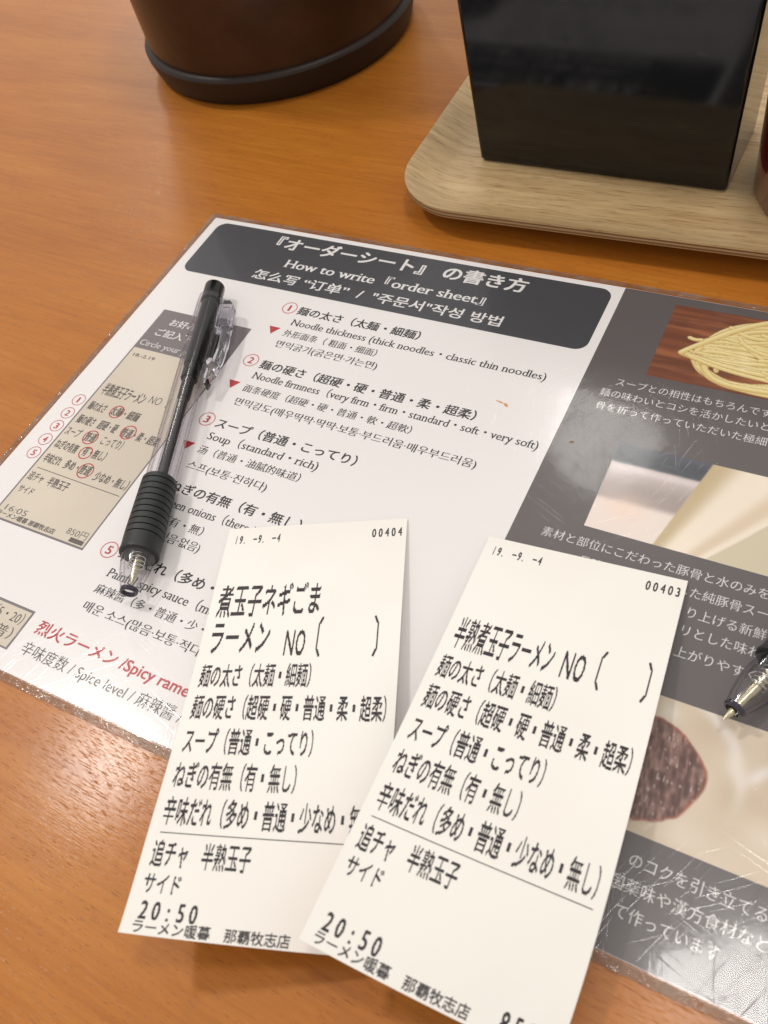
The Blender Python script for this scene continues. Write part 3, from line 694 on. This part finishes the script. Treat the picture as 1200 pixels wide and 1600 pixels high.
# ---------------------------------------------------------------- pens
def make_pen(label, tipout, loc, rz, gs=0.0):
    root = thing('ballpoint_pen', label, 'pen', loc, rz, 'clear ballpoint pens with black grips')
    cz = 6.2
    def L(name, prof, m, parent=root, smooth=True, c0=True, c1=True, seg=40):
        V, F = lathe(prof, seg, cz=cz); cap_faces(V, F, seg, c0, c1)
        o = mesh_obj(name, V, F, m, parent, smooth=smooth)
        return o
    L('push_button', [(-0.4, 2.9), (-0.1, 3.4), (0.4, 3.8), (1.2, 3.95), (9.5, 3.95)], P_BLACK)
    b = L('barrel', [(7.6, 4.2), (7.9, 4.9), (12, 5.05), (60, 5.05), (97.5, 5.0)], P_CLEAR, c0=False, c1=False)
    L('barrel_bore', [(8, 4.15), (97.5, 4.1)], P_CLEAR2, b, c0=False, c1=False)
    L('inner_sleeve', [(9, 3.45), (44, 3.4), (44.2, 3.1), (50.5, 3.1), (50.7, 2.9)], P_SLEEVE, seg=12)
    L('refill', [(50.7, 2.3), (60, 2.2), (60.2, 1.75), (124, 1.75)], P_INK)
    L('refill_tube', [(60.3, 2.3), (124, 2.3)], P_CLEAR2, c0=False, c1=False)
    # ribbed rubber grip
    prof = [(97.0, 4.6), (97.1, 5.5), (97.6, 5.75)]
    x = 99.2
    q0 = len(prof)
    for k in range(10):
        r = 5.8 + 0.05 * k if k < 8 else 6.2
        prof += [(x - 0.22, r), (x - 0.15, r - 0.5), (x + 0.15, r - 0.5), (x + 0.22, r + 0.02)]; x += 2.35
    prof += [(124.5, 6.15), (125.6, 6.35), (126.2, 6.2), (126.3, 5.0)]
    L('rubber_grip', [(a_ - gs, b_) for a_, b_ in prof], P_RUBBER)
    n = L('nose_cone', [(125.0 - gs, 5.25), (127 - gs * .5, 5.2), (130, 4.9), (133, 4.35), (136, 3.55), (138.4, 2.75)], P_CLEAR, c0=False, c1=False)
    L('nose_bore', [(125.0, 4.3), (130, 3.9), (134, 2.9), (138.4, 1.5)], P_CLEAR2, n, c0=False, c1=False)
    L('tip_collar', [(138.3, 2.2), (138.4, 2.8), (139.3, 2.75), (139.7, 2.45), (139.7, 1.95), (138.3, 1.9)], P_EDGE, c0=False, c1=False)
    e = 3.4 if tipout else -3.0
    L('writing_tip', [(126, 1.5), (129.5 + e, 1.45), (131 + e, 1.15), (136.5 + e, 1.05), (138.8 + e, 0.5), (139.6 + e, 0.25)], P_BRASS)
    # spring
    V = []; F = []; seg = 8; turns = 4.5; N = int(turns * 20); R = 2.35; w = 0.2
    for i in range(N + 1):
        a = 2 * math.pi * i / 20; c = Vector((124.6 + 6.2 * i / N, R * math.cos(a), cz + R * math.sin(a)))
        rad = Vector((0, math.cos(a), math.sin(a)))
        for k in range(seg):
            bq = 2 * math.pi * k / seg; p = c + rad * w * math.cos(bq) + Vector((1, 0, 0)) * w * math.sin(bq); V.append(tuple(p * MM))
    for i in range(N):
        for k in range(seg): F.append((i * seg + k, i * seg + (k + 1) % seg, (i + 1) * seg + (k + 1) % seg, (i + 1) * seg + k))
    mesh_obj('spring', V, F, P_STEEL, root, smooth=True)
    # clear clip standing off the side of the barrel
    poly = [(10.0, 4.6), (10.6, 8.6), (13.0, 10.2), (22, 10.7), (34, 11.0), (42, 10.4), (48, 8.9), (54.0, 7.4), (54.4, 6.6), (50.5, 5.9), (46.0, 6.3), (43, 5.2), (41.2, 6.2), (41.8, 7.6), (36, 8.2), (27, 8.0), (25.6, 7.6), (25.0, 4.6)]
    bm = prism(poly, 3.6, 7.6, 0.4); clip = bm_obj('clip', bm, P_CLIP, root, smooth=False)
    bm = prism([(12.5, 5.4), (12.5, 8.4), (22, 8.9), (22.8, 5.4)], 3.2, 4.4, 0.2); bm_obj('clip_rib', bm, P_CLIP, clip)
    bm = prism([(27.5, 5.2), (27.5, 6.6), (40.0, 6.4), (41.5, 5.3)], 2.5, 6.0, 0.2); bm_obj('clip_spring_bar', bm, P_BLACK, clip)
    return root

P_BLACK, _, _ = mat('glossy_black_plastic', (0.006, 0.006, 0.006, 1), 0.16, spec=0.5)
P_SLEEVE, _, _ = mat('dark_sleeve_plastic', (0.010, 0.011, 0.008, 1), 0.2, spec=0.3)
P_INK, _, _ = mat('ink_refill', (0.020, 0.015, 0.014, 1), 0.5)
P_RUBBER, _nt, _b = mat('black_rubber', (0.018, 0.020, 0.019, 1), 0.50)
P_BRASS, _, _ = mat('brass_tip', lin(200, 190, 162), 0.25, metal=1.0)
P_STEEL, _, _ = mat('spring_steel', lin(210, 208, 204), 0.25, metal=1.0)
P_EDGE, _, _ = mat('violet_black_collar', (0.035, 0.028, 0.045, 1), 0.12)
P_CLEAR = clear_plastic('clear_barrel_plastic', (0.97, 0.965, 0.97, 1), (0.42, 0.38, 0.46, 1))
P_CLEAR2 = clear_plastic('clear_inner_plastic', (0.985, 0.98, 0.985, 1), (0.60, 0.55, 0.62, 1), rough=0.22, f0=0.02)
P_CLIP, _nt, _b = mat('clear_clip_plastic', (0.93, 0.91, 0.97, 1), 0.05); _b.inputs['Transmission Weight'].default_value = 1.0; _b.inputs['IOR'].default_value = 1.46

def along(ax, ay, bx, by): return math.atan2(by - ay, bx - ax)
a1 = along(34.7, -48.3, 87.0, -177.7)
make_pen('whole clear ballpoint pen with retracted tip, lying across the white page of the menu', False, (34.7 * MM, -48.3 * MM, 0.45 * MM), a1)
a2 = along(261.33, -137.7, 254.42, -152.9)
cx, cy = 254.42 - math.cos(a2) * 142.8, -152.9 - math.sin(a2) * 142.8
p2 = make_pen('clear ballpoint pen with its brass tip out, on the grey page at the right edge', True, (cx * MM, cy * MM, 0.45 * MM), a2, gs=3.2)

# ---------------------------------------------------------------- tray
def build_tray():
    x0, y0 = 80.5, 9.3; W_, D_ = 330.0, 225.0; ang = math.radians(1.6)
    t = thing('serving_tray', 'moulded plywood tray with rounded corner and raised rim, behind the menu', 'tray', (x0 * MM, y0 * MM, 0), ang)
    prof = [(0.0, 12.0), (1.5, 11.3), (4, 9.6), (8, 7.4), (12, 5.6), (16, 4.5), (21, 4.0), (27, 3.9)]
    def outline(d, n=14):
        R = max(30.0 - d, 3); P = []
        for cx, cy, a0 in ((W_ - R - d, D_ - R - d, 0), (R + d, D_ - R - d, 90), (R + d, R + d, 180), (W_ - R - d, R + d, 270)):
            for k in range(n + 1):
                a = math.radians(a0 + 90 * k / n); P.append((cx + R * math.cos(a), cy + R * math.sin(a)))
        return P
    V = []; F = []; n = None
    for d, z in prof:
        P = outline(d); n = len(P); V += [(x * MM, y * MM, z * MM) for x, y in P]
    for j in range(len(prof) - 1):
        for k in range(n): F.append((j * n + k, j * n + (k + 1) % n, (j + 1) * n + (k + 1) % n, (j + 1) * n + k))
    F.append(tuple((len(prof) - 1) * n + k for k in range(n)))
    top = mesh_obj('tray_bed', V, F, T_TOP, t, smooth=True)
    V = []; F = []
    for d, z in [(0.9, 8.0), (4.5, 6.0), (8.5, 3.9), (12.5, 2.3), (16.5, 1.4), (21, 0.9), (27, 0.8)]:
        V += [(x * MM, y * MM, z * MM) for x, y in outline(d)]
    for j in range(6):
        for k in range(n): F.append((j * n + k, (j + 1) * n + k, (j + 1) * n + (k + 1) % n, j * n + (k + 1) % n))
    F.append(tuple(reversed([6 * n + k for k in range(n)])))
    mesh_obj('tray_underside', V, F, T_DARK, t, smooth=True)
    plies = [(0.0, 12.0), (0.12, 11.2), (0.30, 10.4), (0.36, 9.6), (0.55, 8.8), (0.9, 8.0)]
    mats_ = [T_TOP, T_PLYD, T_PLYL, T_PLYD, T_PLYL]
    for i in range(5):
        (d0, z0), (d1, z1) = plies[i], plies[i + 1]; pr = 0.10 if i % 2 == 0 else 0.0
        V = []; F = []
        for d, z in ((d0 - pr, z0), (d1 - pr, z1)): V += [(x * MM, y * MM, z * MM) for x, y in outline(d)]
        for k in range(n): F.append((k, n + k, n + (k + 1) % n, (k + 1) % n))
        mesh_obj('ply_layer', V, F, mats_[i], t, smooth=True)
T_TOP = tray_wood('tray_veneer', lin(184, 150, 104), lin(218, 188, 140))
T_PLYD, _, _ = mat('dark_ply', lin(134, 98, 64), 0.7); T_PLYL, _, _ = mat('light_ply', lin(176, 146, 104), 0.65); T_DARK, _, _ = mat('tray_under_veneer', lin(150, 116, 76), 0.6)
build_tray()

# ---------------------------------------------------------------- black box, red jar on the tray
def build_box():
    t = thing('black_box', 'tall glossy black lacquer box standing on the plywood tray', 'box', (154.0 * MM, 76.2 * MM, 3.9 * MM), math.radians(-0.7))
    bw, bd, H = 50.0, 22.0, 118.0
    def ringpts(k, w, d, r, n=5):
        P = []
        for cx, cy, a0 in ((w - r, d - r, 0), (-w + r, d - r, 90), (-w + r, -d + r, 180), (w - r, -d + r, 270)):
            for i in range(n + 1):
                a = math.radians(a0 + 90 * i / n); P.append((cx + r * math.cos(a), cy + r * math.sin(a)))
        return P
    V = []; F = []
    levels = [(0.0, -1.6), (0.5, -0.6), (1.6, 0.0)] + [(z, 0.0) for z in (20, 40, 60, 80, 100)] + [(H - 1, 0), (H, -0.6), (H, -3.0), (H - 3, -3.2), (6, -3.2)]
    for z, ins in levels:
        f = 1 + 0.052 * z / 50.0
        P = ringpts(0, bw * f + ins, bd * (1 + 0.04 * z / 50.0) + ins, max(1.8 + ins * .4, .5)); V += [(x * MM, y * MM, z * MM) for x, y in P]
    n = len(P)
    for j in range(len(levels) - 1):
        for k in range(n): F.append((j * n + k, j * n + (k + 1) % n, (j + 1) * n + (k + 1) % n, (j + 1) * n + k))
    F.append(tuple(reversed(range(n)))); F.append(tuple((len(levels) - 1) * n + k for k in range(n)))
    mesh_obj('box_shell', V, F, B_BLACK, t, smooth=False)
B_BLACK, _nt, _b = mat('black_lacquer', (0.003, 0.0035, 0.004, 1), 0.06, spec=0.5)
_v = coords(_nt)
_sp = ramp(_nt, noise(_nt, _v, 110, 3, 0.6), [(0.68, (0.003, 0.0035, 0.004, 1)), (0.73, (0.012, 0.011, 0.008, 1))]); _nt.links.new(_sp, _b.inputs['Base Color'])
_r = ramp(_nt, noise(_nt, _v, 60, 4, 0.6), [(0.35, (0.09,) * 3 + (1,)), (0.75, (0.15,) * 3 + (1,))]); _nt.links.new(_r, _b.inputs['Roughness'])
_nt.links.new(bump(_nt, noise(_nt, _v, 14, 2), 0.04, 0.001), _b.inputs['Normal'])
build_box()

def build_jar():
    t = thing('red_jar', 'dark red glossy condiment jar on the tray at the right edge', 'jar', (242.0 * MM, 62.0 * MM, 3.9 * MM))
    V, F = lathe([(0, 26), (0.6, 28.5), (3, 30), (40, 30.5), (70, 30), (78, 27), (80, 24)], 64, 'Z'); cap_faces(V, F, 64)
    mesh_obj('jar_body', V, F, J_RED, t, smooth=True)
    V, F = lathe([(80, 26), (80.5, 27.5), (90, 27.5), (92, 25), (93, 12), (100, 8), (106, 8), (108, 5)], 64, 'Z'); cap_faces(V, F, 64)
    mesh_obj('jar_lid', V, F, B_BLACK, t, smooth=True)
J_RED, _, _ = mat('red_lacquer', (0.075, 0.006, 0.004, 1), 0.16, coat=0.6)
build_jar()

# ---------------------------------------------------------------- pot
def build_pot():
    t = thing('brown_pot', 'large round dark brown pot with a black foot ring, back left of the table', 'pot', (-51 * MM, 149.0 * MM, 0))
    V, F = lathe([(13.0, 68), (14.5, 70), (18, 70.4), (60, 72), (110, 74), (130, 71), (132, 69), (131, 66), (100, 65), (20, 62)], 96, 'Z'); cap_faces(V, F, 96)
    mesh_obj('pot_body', V, F, P_POT, t, smooth=True)
    V, F = lathe([(0, 67), (0.8, 69.4), (4, 70.8), (10, 72.6), (13.2, 73.0), (14.4, 72.4), (15.2, 71.2), (15.5, 69.5)], 96, 'Z'); cap_faces(V, F, 96)
    mesh_obj('foot_ring', V, F, P_RING, t, smooth=True)
    V, F = lathe([(131.2, 66.5), (133, 67), (136, 60), (142, 20), (144, 8), (152, 10), (156, 8), (157, 3)], 64, 'Z'); cap_faces(V, F, 64)
    mesh_obj('pot_lid', V, F, P_POT, t, smooth=True)
P_POT, _nt, _b = mat('brown_glaze', rough=0.3)
_v = coords(_nt)
_c = ramp(_nt, noise(_nt, _v, 18, 4, 0.6), [(0.3, lin(40, 24, 16)), (0.55, lin(54, 33, 21)), (0.8, lin(74, 50, 35))]); _nt.links.new(_c, _b.inputs['Base Color'])
_nt.links.new(bump(_nt, noise(_nt, _v, 30, 3), 0.3, 0.002), _b.inputs['Normal'])
_b.inputs['Metallic'].default_value = 0.15
P_RING, _, _ = mat('dark_brown_foot', lin(42, 29, 21), 0.45, spec=0.3)
build_pot()

bpy.data.objects.remove(TO); bpy.data.curves.remove(TC)
print('verts', sum(len(o.data.vertices) for o in SC.objects if o.type == 'MESH'))
